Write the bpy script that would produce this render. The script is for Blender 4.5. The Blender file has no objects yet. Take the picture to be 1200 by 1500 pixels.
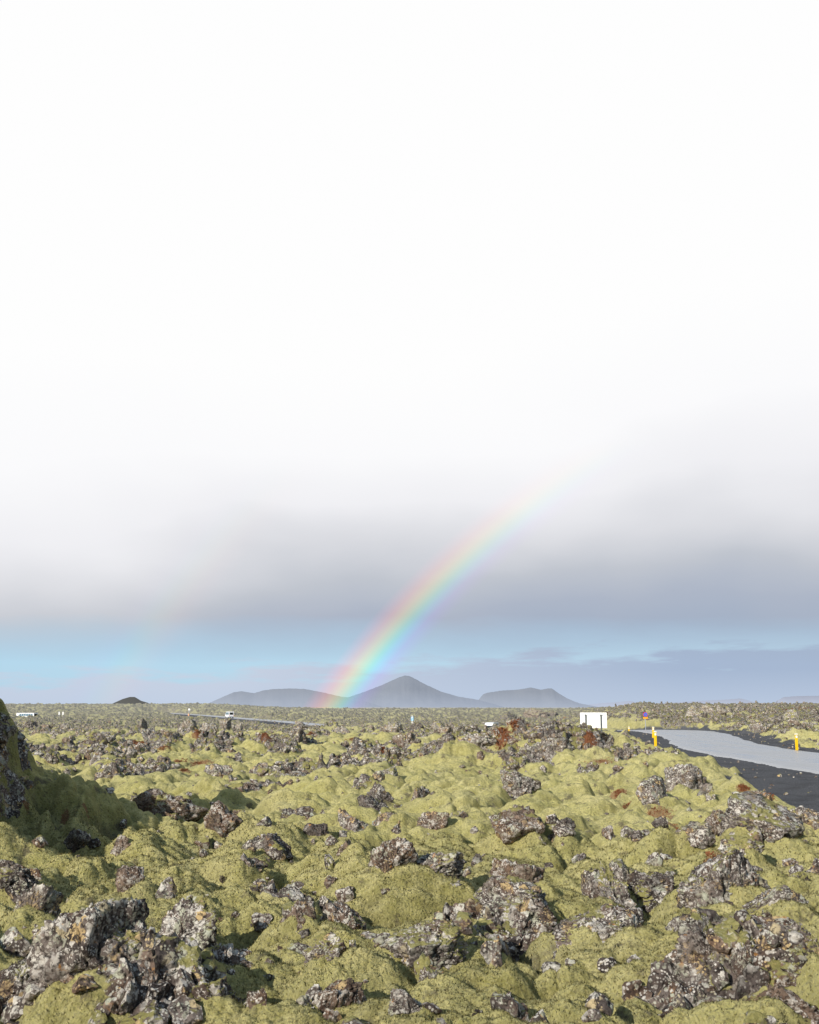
import bpy, bmesh, math, random
import numpy as np
from mathutils import Vector, Matrix

scene = bpy.context.scene
C = scene.collection
random.seed(7)
R = math.radians
F32 = np.float32

# ------------------------------------------------------------------ camera model
EYE = 2.3
FPX = 1600.0
PITCH = math.atan((1033 - 750) / FPX)

def ray(px, py):
    x = (px - 600) / FPX; y = 1.0; z = (750 - py) / FPX
    c, s = math.cos(PITCH), math.sin(PITCH)
    return x, y * c - z * s, y * s + z * c

# ------------------------------------------------------------------ noise (vectorised)
_rs = np.random.RandomState(11)
PERM = np.concatenate([_rs.permutation(256)] * 3).astype(np.int32)
RND = _rs.rand(1024).astype(F32)
_a = _rs.rand(256) * 2 * np.pi
G2 = np.stack([np.cos(_a), np.sin(_a)], 1).astype(F32)
_g = _rs.randn(256, 3); G3 = (_g / np.linalg.norm(_g, axis=1)[:, None]).astype(F32)

def _h2(ix, iy):
    return PERM[PERM[ix & 255] + (iy & 255)]

def perlin2(x, y):
    x = np.asarray(x, F32); y = np.asarray(y, F32)
    ix = np.floor(x).astype(np.int32); iy = np.floor(y).astype(np.int32)
    fx = x - ix; fy = y - iy
    u = fx * fx * fx * (fx * (fx * 6 - 15) + 10); v = fy * fy * fy * (fy * (fy * 6 - 15) + 10)
    def g(dx, dy):
        q = G2[_h2(ix + dx, iy + dy)]
        return q[..., 0] * (fx - dx) + q[..., 1] * (fy - dy)
    a = g(0, 0); b = g(1, 0); c = g(0, 1); d = g(1, 1)
    return ((a + u * (b - a)) * (1 - v) + (c + u * (d - c)) * v) * 1.5

def fbm2(x, y, o=4, gain=.5):
    s = 0; a = 1.0; t = 0
    for i in range(o):
        s = s + a * perlin2(x * 2.03 ** i + 17.3 * i, y * 2.03 ** i - 9.1 * i); t += a; a *= gain
    return s / t

def perlin3(p):
    p = np.asarray(p, F32)
    i = np.floor(p).astype(np.int32); f = p - i
    w = f * f * f * (f * (f * 6 - 15) + 10)
    def g(dx, dy, dz):
        h = PERM[PERM[PERM[(i[:, 0] + dx) & 255] + ((i[:, 1] + dy) & 255)] + ((i[:, 2] + dz) & 255)]
        q = G3[h]
        return q[:, 0] * (f[:, 0] - dx) + q[:, 1] * (f[:, 1] - dy) + q[:, 2] * (f[:, 2] - dz)
    def l(a, b, t): return a + t * (b - a)
    x0 = l(g(0, 0, 0), g(1, 0, 0), w[:, 0]); x1 = l(g(0, 1, 0), g(1, 1, 0), w[:, 0])
    x2 = l(g(0, 0, 1), g(1, 0, 1), w[:, 0]); x3 = l(g(0, 1, 1), g(1, 1, 1), w[:, 0])
    return l(l(x0, x1, w[:, 1]), l(x2, x3, w[:, 1]), w[:, 2]) * 1.5

def pillow(x, y, s, seed, k=9.0):
    """rounded cushions that meet in creases"""
    X = np.asarray(x / s + seed * 7.31, F32); Y = np.asarray(y / s - seed * 3.77, F32)
    ix = np.floor(X).astype(np.int32); iy = np.floor(Y).astype(np.int32)
    acc = np.zeros_like(X)
    for dx in (-1, 0, 1):
        for dy in (-1, 0, 1):
            h = _h2(ix + dx, iy + dy)
            jx = ix + dx + .1 + .8 * RND[h]; jy = iy + dy + .1 + .8 * RND[h + 256]
            r2 = (X - jx) ** 2 + (Y - jy) ** 2
            acc += np.exp(k * (np.sqrt(np.maximum(1 - r2 / .66, 0)) + .45 * RND[h + 512] * np.maximum(1 - r2, 0)))
    return np.log(acc) / k - .9

def sstep(a, b, x):
    t = np.clip((x - a) / (b - a), 0, 1); return t * t * (3 - 2 * t)

def gauss(x, y, cx, cy, sx, sy, rot=0, p=1):
    c, s = math.cos(rot), math.sin(rot)
    u = (x - cx) * c + (y - cy) * s; v = -(x - cx) * s + (y - cy) * c
    q = (u / sx) ** 2 + (v / sy) ** 2
    return np.exp(-q ** p)

# ------------------------------------------------------------------ road course
RY = np.array([-30, 0, 30, 58, 68, 76, 90, 100, 112, 130, 170], float)
RL = np.array([13.6, 13.6, 13.6, 14.3, 15.7, 17.6, 19.6, 20.4, 20.5, 19, 12], float)     # near (left) edge
RR = np.array([19.6, 19.6, 19.6, 20.0, 21.2, 22.9, 26.0, 27.3, 27.3, 25, 18], float)     # far (right) edge
def road_edges(y):
    return np.interp(y, RY, RL), np.interp(y, RY, RR)
def road_z(y):
    return -0.0009 * np.maximum(y - 96, 0) ** 2
FR = np.array([(-6, 240), (-14, 268), (-21.5, 287), (-36, 345), (-70, 455), (-113, 600), (-190, 830)], float)   # far road centre line
FRZ = -3.0

# ------------------------------------------------------------------ terrain
LD = np.array([0, 30, 60, 100, 150, 200, 287, 400, 600, 800, 1000, 1300, 2500, 7000], float)
LZ = np.array([.1, .1, -.05, -.7, -1.4, -2.1, -3.3, -3.5, -3.1, -.8, 3.0, 2.0, -5, -12], float)     # left skyline
CZ = np.array([.1, .1, -.05, -.7, -1.4, -2.1, -3.3, -3.6, -2.2, -0.7, -1.3, -3, -6, -12], float)
RZ = np.array([.1, .1, .05, .1, .55, 1.3, 1.75, 1.3, .8, 0, -1, -3, -6, -12], float)
def base(x, y):
    d = np.hypot(x, y); az = np.degrees(np.arctan2(x, np.maximum(y, .01)))
    zl = np.interp(d, LD, LZ); zc = np.interp(d, LD, CZ); zr = np.interp(d, LD, RZ)
    t = sstep(-11, -4, az); z = zl * (1 - t) + zc * t
    t = sstep(6.5, 12, az + .25 * np.sin(d * .05)); z = z * (1 - t) + zr * t
    z = z + sstep(150, 260, d) * sstep(11, 19, az) * .1
    return z

MOUNDS = [  # cx, cy, sx, sy, rot, height
    (-8.0, 18.3, 1.75, 2.1, 0.2, 2.05, 2), (-8.2, 15.5, 1.8, 1.9, 0, 2.95, 2), (-9.5, 11.6, 1.9, 2.4, 0, 3.7, 2), (-5.7, 18.9, 2.2, 1.6, -.4, .55), (-5.6, 14.6, 1.6, 1.0, -.5, .35),  # the tallest mounds are unseen, added to shade the left bank
    (3.15, 43.9, .6, 1.6, 0, -.6), (11.8, 53, 1.3, 3.0, 0, -.6), (4.7, 46, 2.5, 3.2, 0, 1.05), (7.2, 45, 2.3, 3.0, 0, .62), (2.0, 44, 1.9, 2.6, 0, .55), (9.3, 43, 1.6, 3.5, 0, .2), (10.5, 24, 3.5, 7, -.1, -.35), (-4.3, 4.6, 1.9, 1.7, 0, -.5),
    (1.0, 6.2, 1.2, .8, .1, .12), (5.2, 11.5, 2.2, 1.2, .2, .25), (-1.2, 11.2, 1.4, .9, -.3, .22), (-11.5, 60, 3.5, 4, 0, .9), (-3, 75, 5, 4, 0, .5),
    (14.0, 12.0, 2.5, 3, 0, .8), (-18, 300, 14, 9, 0, .9), (-55, 480, 20, 14, 0, 1.4),
]
def rockiness(x, y):
    """0..1 where bare lava breaks through the moss"""
    d = np.hypot(x, y); az = np.degrees(np.arctan2(x, np.maximum(y, .01)))
    n = fbm2(x / 2.6 + 3, y / 3.4 + 8, 3) + .8 * fbm2(x / 11 + 5, y / 16 + 2, 2)
    thr = .48 - .25 * sstep(12, 45, d) - .06 * sstep(70, 200, d)
    thr = thr - .28 * sstep(9, 13, az) * sstep(60, 110, d)
    kn = gauss(x, y, 4.4, 45, 3.6, 4.0) + gauss(x, y, 7.8, 44.5, 2.6, 3.0) + gauss(x, y, 2.4, 42, 2.2, 4.0)
    thr = thr - .20 * np.minimum(kn, 1)
    thr = thr - .12 * gauss(x, y, 6.2, 8.2, 2.6, 3.0) + .12 * gauss(x, y, -2.2, 8.0, 1.6, 1.4) + .25 * gauss(x, y, .8, 6.6, 1.0, .7)
    thr = thr - .62 * gauss(x, y, -6.5, 17.9, 1.2, 2.0) - .34 * sstep(80, 230, d)
    return sstep(thr - .02, thr + .16, n)

def corridor(x, y):
    """1 inside the levelled road strip"""
    l, r = road_edges(y)
    gl = np.interp(y, [-30, 0, 24, 30, 42, 51, 78, 100, 130], [9.0, 9.0, 9.0, 9.1, 11.3, 12.0, 15.4, 18.5, 17])
    n = .7 * perlin2(x / 1.7, y / 2.4) + .35 * perlin2(x / .5, y / .6)
    a = sstep(gl - .5, gl + .6, x + n) * sstep(r + 2.6, r + 1.2, x - n)
    return a * sstep(150, 120, y)

def big(x, y):
    z = base(x, y)
    d = np.hypot(x, y)
    for m in MOUNDS: z = z + m[5] * gauss(x, y, *m[:5], m[6] if len(m) > 6 else 1)
    z = z + .26 * fbm2(x / 4.2 + 1.7, y / 5.0, 2) * sstep(2, 8, d) + .45 * fbm2(x / 17, y / 17, 2) * sstep(25, 60, d)
    z = z + sstep(150, 500, d) * 1.1 * fbm2(x / 60, y / 60, 3)
    z = z + sstep(35, 90, d) * (.55 * np.abs(perlin2(x / 3.3, y / 3.3)) + .7 * np.abs(perlin2(x / 8 + 9, y / 9)) - .3) * (1 + sstep(150, 400, d))
    return z

def far_road_dist(x, y):
    best = np.full(np.shape(x), 1e9)
    for (x0, y0), (x1, y1) in zip(FR[:-1], FR[1:]):
        dx, dy = x1 - x0, y1 - y0; L2 = dx * dx + dy * dy
        t = np.clip(((x - x0) * dx + (y - y0) * dy) / L2, 0, 1)
        best = np.minimum(best, np.hypot(x - x0 - t * dx, y - y0 - t * dy))
    return best

SKIRTS = []
HMEAN = .22
def skirts(x, y):
    """moss climbing the feet of the rocks"""
    h = np.zeros(np.shape(x))
    if not SKIRTS: return h
    S_ = np.array(SKIRTS)
    if np.size(x) < 50:
        for q in S_: h = h + q[3] * np.exp(-((x - q[0]) ** 2 + (y - q[1]) ** 2) / q[2] ** 2)
        return h * (.7 + .5 * perlin2(x / .7 + 3, y / .7))
    x0, x1, y0, y1 = x.min() - 3, x.max() + 3, y.min() - 3, y.max() + 3
    for q in S_:
        if q[0] < x0 or q[0] > x1 or q[1] < y0 or q[1] > y1: continue
        if x.ndim == 2:      # polar grid: find the window
            a = math.degrees(math.atan2(q[0], q[1])); dd = math.hypot(q[0], q[1]); m = 2.3 * q[2]
            da = math.degrees(m / dd)
            c0, c1 = np.searchsorted(az, [a - da, a + da]); r0, r1 = np.searchsorted(D_now[:, 0], [dd - m, dd + m])
            if c1 <= c0 or r1 <= r0: continue
            sl = (slice(r0, r1), slice(c0, c1))
            h[sl] += q[3] * np.exp(-((x[sl] - q[0]) ** 2 + (y[sl] - q[1]) ** 2) / q[2] ** 2)
        else:
            m = np.nonzero(np.abs(x - q[0]) < 2.3 * q[2])[0]
            h[m] += q[3] * np.exp(-((x[m] - q[0]) ** 2 + (y[m] - q[1]) ** 2) / q[2] ** 2)
    return h * (.7 + .5 * perlin2(x / .7 + 3, y / .7))

def height(x, y, full=True):
    x = np.asarray(x, float); y = np.asarray(y, float)
    d = np.hypot(x, y)
    z = big(x, y)
    cor = corridor(x, y)
    wx = x + .30 * perlin2(x / 1.3, y / 1.3) + .05 * perlin2(x / .4, y / .4)
    wy = y + .30 * perlin2(x / 1.3 + 31, y / 1.3) + .05 * perlin2(x / .4 + 31, y / .4)
    p1 = pillow(wx * .92, wy * .95, 1.22, 1, 18); p2 = pillow(wx * .85, wy * 1.05, .56, 2, 16); p3 = pillow(wx * .9, wy, .22, 3, 13)
    amp = np.clip(.75 + .7 * perlin2(x / 4, y / 4), .25, 1.3)
    b1 = np.abs(perlin2(wx / 1.6 + 3, wy / 1.4 + 6)); b3 = np.abs(perlin2(wx / .21 + 5, wy / .19 + 21))
    h = .50 * p1 + .28 * amp * p2 + .075 * p3 + .34 * b1 + .03 * b3
    # moss creeps downhill in little ledges
    q = (h + .15 * perlin2(x / 1.9 + 40, y / 1.9) + z * .5) / .12 + .8 * perlin2(x / .8, y / .8 + 9)
    fr_ = q - np.floor(q); h = h + .12 * .20 * (fr_ ** 3 * (4 - 3 * fr_) - fr_)
    h = h - HMEAN
    h = h + skirts(x, y)
    if full:
        near = sstep(60, 25, d)
        h = h + sstep(130, 50, d) * (.05 * fbm2(x / .34 + 7, y / .30, 2) + .05 * np.abs(perlin2(x / .5, y / .42 + 4)))
        h = h + near * .016 * fbm2(x / .12, y / .11, 2)
        nn = sstep(22, 9, d)
        h = h + nn * (.022 * pillow(wx, wy, .075, 5, 9) + .006 * np.abs(perlin2(x / .04, y / .04)) + .003 * perlin2(x / .018, y / .018))
    bank = gauss(x, y, -6.4, 18.2, 2.3, 3.0, 0, 2)
    h = h + bank * (.62 * np.abs(perlin2(x / .95 + 5, y / .95)) + .36 * np.abs(perlin2(x / .42, y / .42 + 3)) + .16 * np.abs(perlin2(x / .2, y / .2)) - .3) * .6
    rk = rockiness(x, y) * (1 - cor)
    ro = np.abs(perlin2(x / .8 + 4, y / .8)) + .6 * np.abs(perlin2(x / .36, y / .36 + 7)) + .3 * np.abs(perlin2(x / .15, y / .15))
    h = h + rk * ((.19 + .13 * sstep(15, 45, d)) * ro - .06 + sstep(60, 200, d) * .15 * ro)
    z = z + h * (1 + .10 * sstep(9, 22, d) + sstep(120, 500, d) * .5)
    dr = far_road_dist(x, y)
    t = sstep(16, 5, dr); z = z * (1 - t) + (FRZ - .9) * t
    t = sstep(5.2, 3.9, dr); z = z * (1 - t) + (FRZ - .06) * t
    zr = road_z(y) - .02 + .02 * perlin2(x / .5, y / .5) + .012 * perlin2(x / .12, y / .12) - .12 * sstep(12.2, 10.5, x) * sstep(60, 30, y)
    l, r = road_edges(y)
    flat = sstep(l + .2, l + .5, x) * sstep(r - .2, r - .5, x)
    zr = zr * (1 - flat) + (road_z(y) - .10) * flat
    z = z * (1 - cor) + zr * cor
    return (z, rk, cor, p1, p2) if full else z

_ts = np.concatenate([np.arange(4, 60, .04), np.arange(60, 300, .3), np.arange(300, 1200, 1.5)])
def at(px, py):
    """the ground point seen at that pixel of the photograph"""
    dx, dy, dz = ray(px, py)
    x = dx / dy * _ts; y = _ts; z = EYE + dz / dy * _ts
    hit = np.nonzero(z < height(x, y, False))[0]
    k = hit[0] if len(hit) else len(_ts) - 1
    return Vector((float(x[k]), float(y[k]), float(z[k])))
def gz(x, y): return float(height(np.array([x]), np.array([y]), False)[0])

# ------------------------------------------------------------------ object helpers
def link(name, me, material=None, parent=None):
    o = bpy.data.objects.new(name, me); C.objects.link(o)
    if material and not me.materials: me.materials.append(material)
    if parent: o.parent = parent
    return o
def tag(o, label, cat, group=None, kind=None):
    o['label'] = label; o['category'] = cat
    if group: o['group'] = group
    if kind: o['kind'] = kind
    return o
def empty(name, loc, rz=0, sc=1):
    o = bpy.data.objects.new(name, None); C.objects.link(o)
    o.location = loc; o.rotation_euler = (0, 0, rz); o.scale = (sc, sc, sc); o.empty_display_size = .3
    return o
def np_mesh(name, v, f, smooth=True):
    me = bpy.data.meshes.new(name)
    n = f.shape[1]
    me.vertices.add(len(v)); me.vertices.foreach_set('co', np.ascontiguousarray(v, F32).ravel())
    me.loops.add(f.size); me.loops.foreach_set('vertex_index', np.ascontiguousarray(f, np.int32).ravel())
    me.polygons.add(len(f))
    me.polygons.foreach_set('loop_start', np.arange(0, f.size, n, dtype=np.int32))
    me.polygons.foreach_set('use_smooth', np.full(len(f), smooth))
    me.update(calc_edges=True)
    return me
def bm_obj(name, bm, material, parent=None, smooth=False):
    bmesh.ops.recalc_face_normals(bm, faces=bm.faces)
    me = bpy.data.meshes.new(name); bm.to_mesh(me); bm.free()
    if smooth: me.polygons.foreach_set('use_smooth', np.full(len(me.polygons), True))
    return link(name, me, material, parent)
def add_box(bm, c, s, bev=0, rot=None):
    r = bmesh.ops.create_cube(bm, size=1)
    M = Matrix.Translation(c) @ (rot.to_4x4() if rot else Matrix.Identity(4)) @ Matrix.Diagonal((*s, 1))
    bmesh.ops.transform(bm, matrix=M, verts=r['verts'])
    if bev:
        es = list({e for v in r['verts'] for e in v.link_edges})
        bmesh.ops.bevel(bm, geom=es, offset=bev, segments=2, affect='EDGES')
    return bm
def add_cyl(bm, c, r, h, axis='Z', seg=20, r2=None):
    q = bmesh.ops.create_cone(bm, cap_ends=True, segments=seg, radius1=r, radius2=r if r2 is None else r2, depth=h)
    M = Matrix.Translation(c)
    if axis == 'X': M = M @ Matrix.Rotation(R(90), 4, 'Y')
    if axis == 'Y': M = M @ Matrix.Rotation(R(90), 4, 'X')
    bmesh.ops.transform(bm, matrix=M, verts=q['verts'])
    return bm
def box(name, c, s, m, parent, bev=0): return bm_obj(name, add_box(bmesh.new(), c, s, bev), m, parent)
def cyl(name, c, r, h, m, parent, axis='Z', seg=20, r2=None): return bm_obj(name, add_cyl(bmesh.new(), c, r, h, axis, seg, r2), m, parent, False)
def prism(name, prof, x0, x1, m, parent, bev=.05):
    bm = bmesh.new()
    vs = [bm.verts.new((x0, y, z)) for y, z in prof]; f = bm.faces.new(vs)
    e = bmesh.ops.extrude_face_region(bm, geom=[f])
    bmesh.ops.translate(bm, vec=(x1 - x0, 0, 0), verts=[v for v in e['geom'] if isinstance(v, bmesh.types.BMVert)])
    if bev: bmesh.ops.bevel(bm, geom=bm.edges[:], offset=bev, segments=2, affect='EDGES')
    return bm_obj(name, bm, m, parent)

# ------------------------------------------------------------------ materials
class NT:
    def __init__(s, name):
        s.m = bpy.data.materials.new(name); s.m.use_nodes = True
        s.t = s.m.node_tree; s.t.nodes.clear()
    def n(s, typ, **kw):
        q = s.t.nodes.new(typ)
        for k, v in kw.items():
            if k[0] == '_': setattr(q, k[1:], v)
            else:
                key = k.replace('__', ' ')
                q.inputs[key].default_value = v
        return q
    def l(s, a, b): s.t.links.new(a, b)
    def noise(s, vec, scale, detail=4, rough=.55, dist=0):
        q = s.n('ShaderNodeTexNoise'); q.inputs['Scale'].default_value = scale; q.inputs['Detail'].default_value = detail
        q.inputs['Roughness'].default_value = rough; q.inputs['Distortion'].default_value = dist
        s.l(vec, q.inputs['Vector']); return q.outputs['Fac']
    def ramp(s, fac, stops):
        q = s.n('ShaderNodeValToRGB'); e = q.color_ramp.elements
        while len(e) < len(stops): e.new(.5)
        for i, (p, c) in enumerate(stops):
            e[i].position = p; e[i].color = (c, c, c, 1) if not hasattr(c, '__len__') else (*c, 1)
        s.l(fac, q.inputs['Fac']); return q.outputs['Color']
    def mix(s, fac, a, b, mode='MIX'):
        q = s.n('ShaderNodeMix', _data_type='RGBA', _blend_type=mode)
        for i, v in ((0, fac), (6, a), (7, b)):
            if isinstance(v, bpy.types.NodeSocket): s.l(v, q.inputs[i])
            elif i == 0: q.inputs[0].default_value = v
            else: q.inputs[i].default_value = (*v, 1)
        return q.outputs[2]
    def math(s, op, a, b=0, c=None, clamp=False):
        q = s.n('ShaderNodeMath', _operation=op); q.use_clamp = clamp
        for i, v in enumerate((a, b, c)):
            if v is None: continue
            if isinstance(v, bpy.types.NodeSocket): s.l(v, q.inputs[i])
            else: q.inputs[i].default_value = v
        return q.outputs[0]
    def pos(s): return s.n('ShaderNodeNewGeometry').outputs['Position']
    def bump(s, h, strength=.5, dist=.02, normal=None):
        q = s.n('ShaderNodeBump'); q.inputs['Strength'].default_value = strength; q.inputs['Distance'].default_value = dist
        s.l(h, q.inputs['Height'])
        if normal: s.l(normal, q.inputs['Normal'])
        return q.outputs['Normal']
    def out(s, col, rough=.9, spec=.15, normal=None, haze=False, metallic=0, sheen=0):
        b = s.n('ShaderNodeBsdfPrincipled')
        if isinstance(col, bpy.types.NodeSocket): s.l(col, b.inputs['Base Color'])
        else: b.inputs['Base Color'].default_value = (*col, 1)
        if isinstance(rough, bpy.types.NodeSocket): s.l(rough, b.inputs['Roughness'])
        else: b.inputs['Roughness'].default_value = rough
        b.inputs['Specular IOR Level'].default_value = spec
        if sheen:
            if isinstance(sheen, bpy.types.NodeSocket): s.l(sheen, b.inputs['Sheen Weight'])
            else: b.inputs['Sheen Weight'].default_value = sheen
            b.inputs['Sheen Roughness'].default_value = .6; b.inputs['Sheen Tint'].default_value = (.9, .85, .55, 1)
        b.inputs['Metallic'].default_value = metallic
        if normal: s.l(normal, b.inputs['Normal'])
        o = s.n('ShaderNodeOutputMaterial')
        if haze:      # distance haze painted in as emission, growing outward over the plain
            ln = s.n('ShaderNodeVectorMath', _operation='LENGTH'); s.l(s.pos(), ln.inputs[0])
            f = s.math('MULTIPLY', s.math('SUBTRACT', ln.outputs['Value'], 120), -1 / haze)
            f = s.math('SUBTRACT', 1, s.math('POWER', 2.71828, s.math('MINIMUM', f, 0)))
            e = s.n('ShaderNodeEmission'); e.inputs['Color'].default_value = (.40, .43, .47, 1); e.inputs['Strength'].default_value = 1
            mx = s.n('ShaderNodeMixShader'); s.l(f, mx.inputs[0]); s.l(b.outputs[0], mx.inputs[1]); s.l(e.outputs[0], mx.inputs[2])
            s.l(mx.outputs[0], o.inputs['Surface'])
        else: s.l(b.outputs[0], o.inputs['Surface'])
        return s.m

def lava_colour(t, P, dark=(.06, .046, .040), mid=(.23, .19, .165), white=.5, rust=.3):
    n1 = t.noise(P, 5.5, 6, .65); n2 = t.noise(P, 28, 4, .6)
    c = t.mix(t.ramp(n1, [(.35, 0), (.62, 1)]), dark, mid)
    c = t.mix(t.math('MULTIPLY', t.ramp(t.noise(P, 3.1, 5, .6, .4), [(.52, 0), (.62, 1)]), rust), c, (.15, .082, .050))
    c = t.mix(t.ramp(n2, [(.36, .85), (.5, 0)]), c, (.022, .018, .016))
    # lichen crusts: pale grey-white rosettes, green-grey and a little orange
    wp = t.mix(.10, P, t.n('ShaderNodeTexNoise', Scale=16.0, Detail=5.0).outputs['Color'], 'ADD')
    patch = t.ramp(t.noise(P, 2.7, 4, .6), [(.50 - .16 * white, .25), (.66 - .16 * white, 1)])
    lich = None
    for sc_, rad, keep in ((9, .34, .40), (21, .36, .5), (44, .38, .52)):
        v = t.n('ShaderNodeTexVoronoi', Scale=float(sc_)); t.l(wp, v.inputs['Vector'])
        cs = t.n('ShaderNodeSeparateColor'); t.l(v.outputs['Color'], cs.inputs[0])
        on = t.math('LESS_THAN', cs.outputs[0], keep * (.35 + .75 * white))
        disc = t.math('MULTIPLY', t.ramp(v.outputs['Distance'], [(rad, 1), (rad + .12, 0)]), on)
        lich = disc if lich is None else t.math('MAXIMUM', lich, disc)
        if sc_ == 9: tone = cs.outputs[1]
    v = t.n('ShaderNodeTexVoronoi', Scale=4.2); t.l(wp, v.inputs['Vector']); cs = t.n('ShaderNodeSeparateColor'); t.l(v.outputs['Color'], cs.inputs[0])
    lich = t.math('MAXIMUM', lich, t.math('MULTIPLY', t.math('MULTIPLY', t.ramp(v.outputs['Distance'], [(.30, 1), (.40, 0)]), t.math('LESS_THAN', cs.outputs[0], .5 * white)), t.ramp(t.noise(P, 24, 5, .7), [(.40, 0), (.52, 1)])))
    nz = t.n('ShaderNodeSeparateXYZ'); t.l(t.n('ShaderNodeNewGeometry').outputs['Normal'], nz.inputs[0]); up = nz.outputs[2]
    lich = t.math('MULTIPLY', lich, t.ramp(up, [(-.2, .55), (.35, 1)]))
    lich = t.math('MULTIPLY', t.math('MULTIPLY', lich, patch), t.ramp(n2, [(.36, .2), (.46, 1)]))
    lc = t.mix(t.noise(P, 40, 3, .6), (.42, .38, .32), (.88, .83, .74))
    lc = t.mix(t.ramp(tone, [(.55, 0), (.75, .8)]), lc, (.42, .43, .31))
    lc = t.mix(t.ramp(tone, [(.86, 0), (.92, .8)]), lc, (.62, .42, .18))
    c = t.mix(lich, c, lc)
    og = t.math('MULTIPLY', t.ramp(t.noise(P, 11, 4, .6), [(.64, 0), (.68, 1)]), t.ramp(t.noise(P, 2.3, 2), [(.48, 0), (.58, .8)]))
    c = t.mix(og, c, (.42, .20, .055))
    ms = t.math('MULTIPLY', t.ramp(t.math('ADD', t.noise(P, 1.7, 5, .65), t.math('MULTIPLY', up, .16)), [(.66, 0), (.70, 1)]), .9)
    return t.mix(ms, c, t.mix(n2, (.16, .15, .045), (.42, .38, .14))), n2

def mat_lava(name, **kw):
    t = NT(name); P = t.pos()
    c, n2 = lava_colour(t, P, **kw)
    h = t.math('ADD', t.noise(P, 18, 8, .72), t.math('MULTIPLY', t.noise(P, 75, 5, .7), .5))
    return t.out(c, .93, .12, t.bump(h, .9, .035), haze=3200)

M_ROCK = [mat_lava('lava_pale_lichen', white=1.05, rust=.45), mat_lava('lava_dark', dark=(.042, .035, .032), mid=(.15, .12, .105), white=.6, rust=.25),
          mat_lava('lava_rust', dark=(.07, .045, .033), mid=(.25, .18, .135), white=.8, rust=.6)]

def mat_ground():
    t = NT('moss_and_lava'); P = t.pos()
    at_ = t.n('ShaderNodeAttribute', _attribute_name='mask'); sp = t.n('ShaderNodeSeparateColor'); t.l(at_.outputs['Color'], sp.inputs[0])
    rock, red, grav, top = sp.outputs[0], sp.outputs[1], sp.outputs[2], at_.outputs['Alpha']
    fine = t.noise(P, 46, 6, .75); mid = t.noise(P, 7, 4, .6); big_ = t.noise(P, 1.1, 3, .55)
    c = t.mix(t.ramp(mid, [(.36, 0), (.64, 1)]), (.400, .356, .108), (.640, .566, .240))
    c = t.mix(t.ramp(big_, [(.40, 0), (.62, .75)]), c, (.465, .425, .140))
    c = t.mix(t.ramp(t.noise(P, .55, 3), [(.55, 0), (.66, .45)]), c, (.68, .59, .29))
    c = t.mix(t.ramp(fine, [(.36, .5), (.46, 0)]), c, (.095, .082, .030))
    c = t.mix(t.ramp(fine, [(.56, 0), (.70, .55)]), c, (.84, .74, .48))
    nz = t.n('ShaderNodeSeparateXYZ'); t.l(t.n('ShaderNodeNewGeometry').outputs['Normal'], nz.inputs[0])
    steep = t.ramp(nz.outputs[2], [(.35, .72), (.84, 0)])  # grazing sheen of the tops put into colour: steep sides turn darker olive
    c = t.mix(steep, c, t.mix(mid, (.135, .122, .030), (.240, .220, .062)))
    c = t.mix(t.ramp(t.noise(P, 3.2, 7, .72, .4), [(.38, .45), (.48, 0)]), c, (.17, .155, .050))
    # shade of the creases between cushions painted in, by the height mask
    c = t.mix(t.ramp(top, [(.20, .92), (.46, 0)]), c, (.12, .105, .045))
    vo = t.n('ShaderNodeTexVoronoi', _feature='SMOOTH_F1', Scale=34.0); t.l(t.mix(.06, P, t.n('ShaderNodeTexNoise', Scale=30.0).outputs['Color'], 'ADD'), vo.inputs['Vector'])
    c = t.mix(t.ramp(t.noise(P, 21, 5, .7, .5), [(.38, .65), (.47, 0)]), c, (.10, .088, .034))
    dead = t.ramp(t.noise(P, 2.6, 5, .65), [(.585, 0), (.65, .8)])
    c = t.mix(dead, c, (.085, .066, .045))
    ln = t.n('ShaderNodeVectorMath', _operation='LENGTH'); t.l(P, ln.inputs[0])      # far out, bare grey lava shows between the cushions
    far = t.ramp(t.math('DIVIDE', ln.outputs['Value'], 500), [(.14, 0), (.52, .50)])
    c = t.mix(t.math('MULTIPLY', far, t.ramp(t.noise(P, .9, 5, .7), [(.40, .45), (.55, 1)])), c, t.mix(t.noise(P, 2.2, 4, .7), (.045, .042, .036), (.21, .195, .14)))
    lv, _ = lava_colour(t, P, white=.75, rust=.5)
    rk = t.ramp(t.math('ADD', rock, t.math('MULTIPLY', t.math('SUBTRACT', t.noise(P, 5, 5, .7), .5), 1.1)), [(.47, 0), (.56, 1)])
    c = t.mix(rk, c, lv)
    rd = t.ramp(t.math('ADD', red, t.math('MULTIPLY', t.math('SUBTRACT', t.noise(P, 7, 6, .75), .5), 2.4)), [(.52, 0), (.66, .85)])
    c = t.mix(rd, c, t.mix(fine, (.11, .042, .020), (.28, .105, .042)))
    gv = t.mix(t.ramp(t.noise(P, 30, 5, .8), [(.35, 0), (.7, 1)]), (.055, .055, .058), (.190, .190, .197))
    gv = t.mix(t.ramp(t.noise(P, .9, 3), [(.5, 0), (.65, .5)]), gv, (.07, .067, .070))
    gr = t.ramp(grav, [(.42, 0), (.58, 1)])
    c = t.mix(gr, c, gv)
    hh = t.math('ADD', t.math('MULTIPLY', fine, 1.0), t.math('ADD', t.math('MULTIPLY', t.noise(P, 130, 4, .7), .55), t.math('MULTIPLY', vo.outputs['Distance'], -1.0)))
    return t.out(c, .95, .05, t.bump(hh, 1.0, .03), haze=3200, sheen=t.math('MULTIPLY', t.math('MULTIPLY', t.math('SUBTRACT', 1, gr), t.math('SUBTRACT', 1, rk)), .25))

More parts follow.
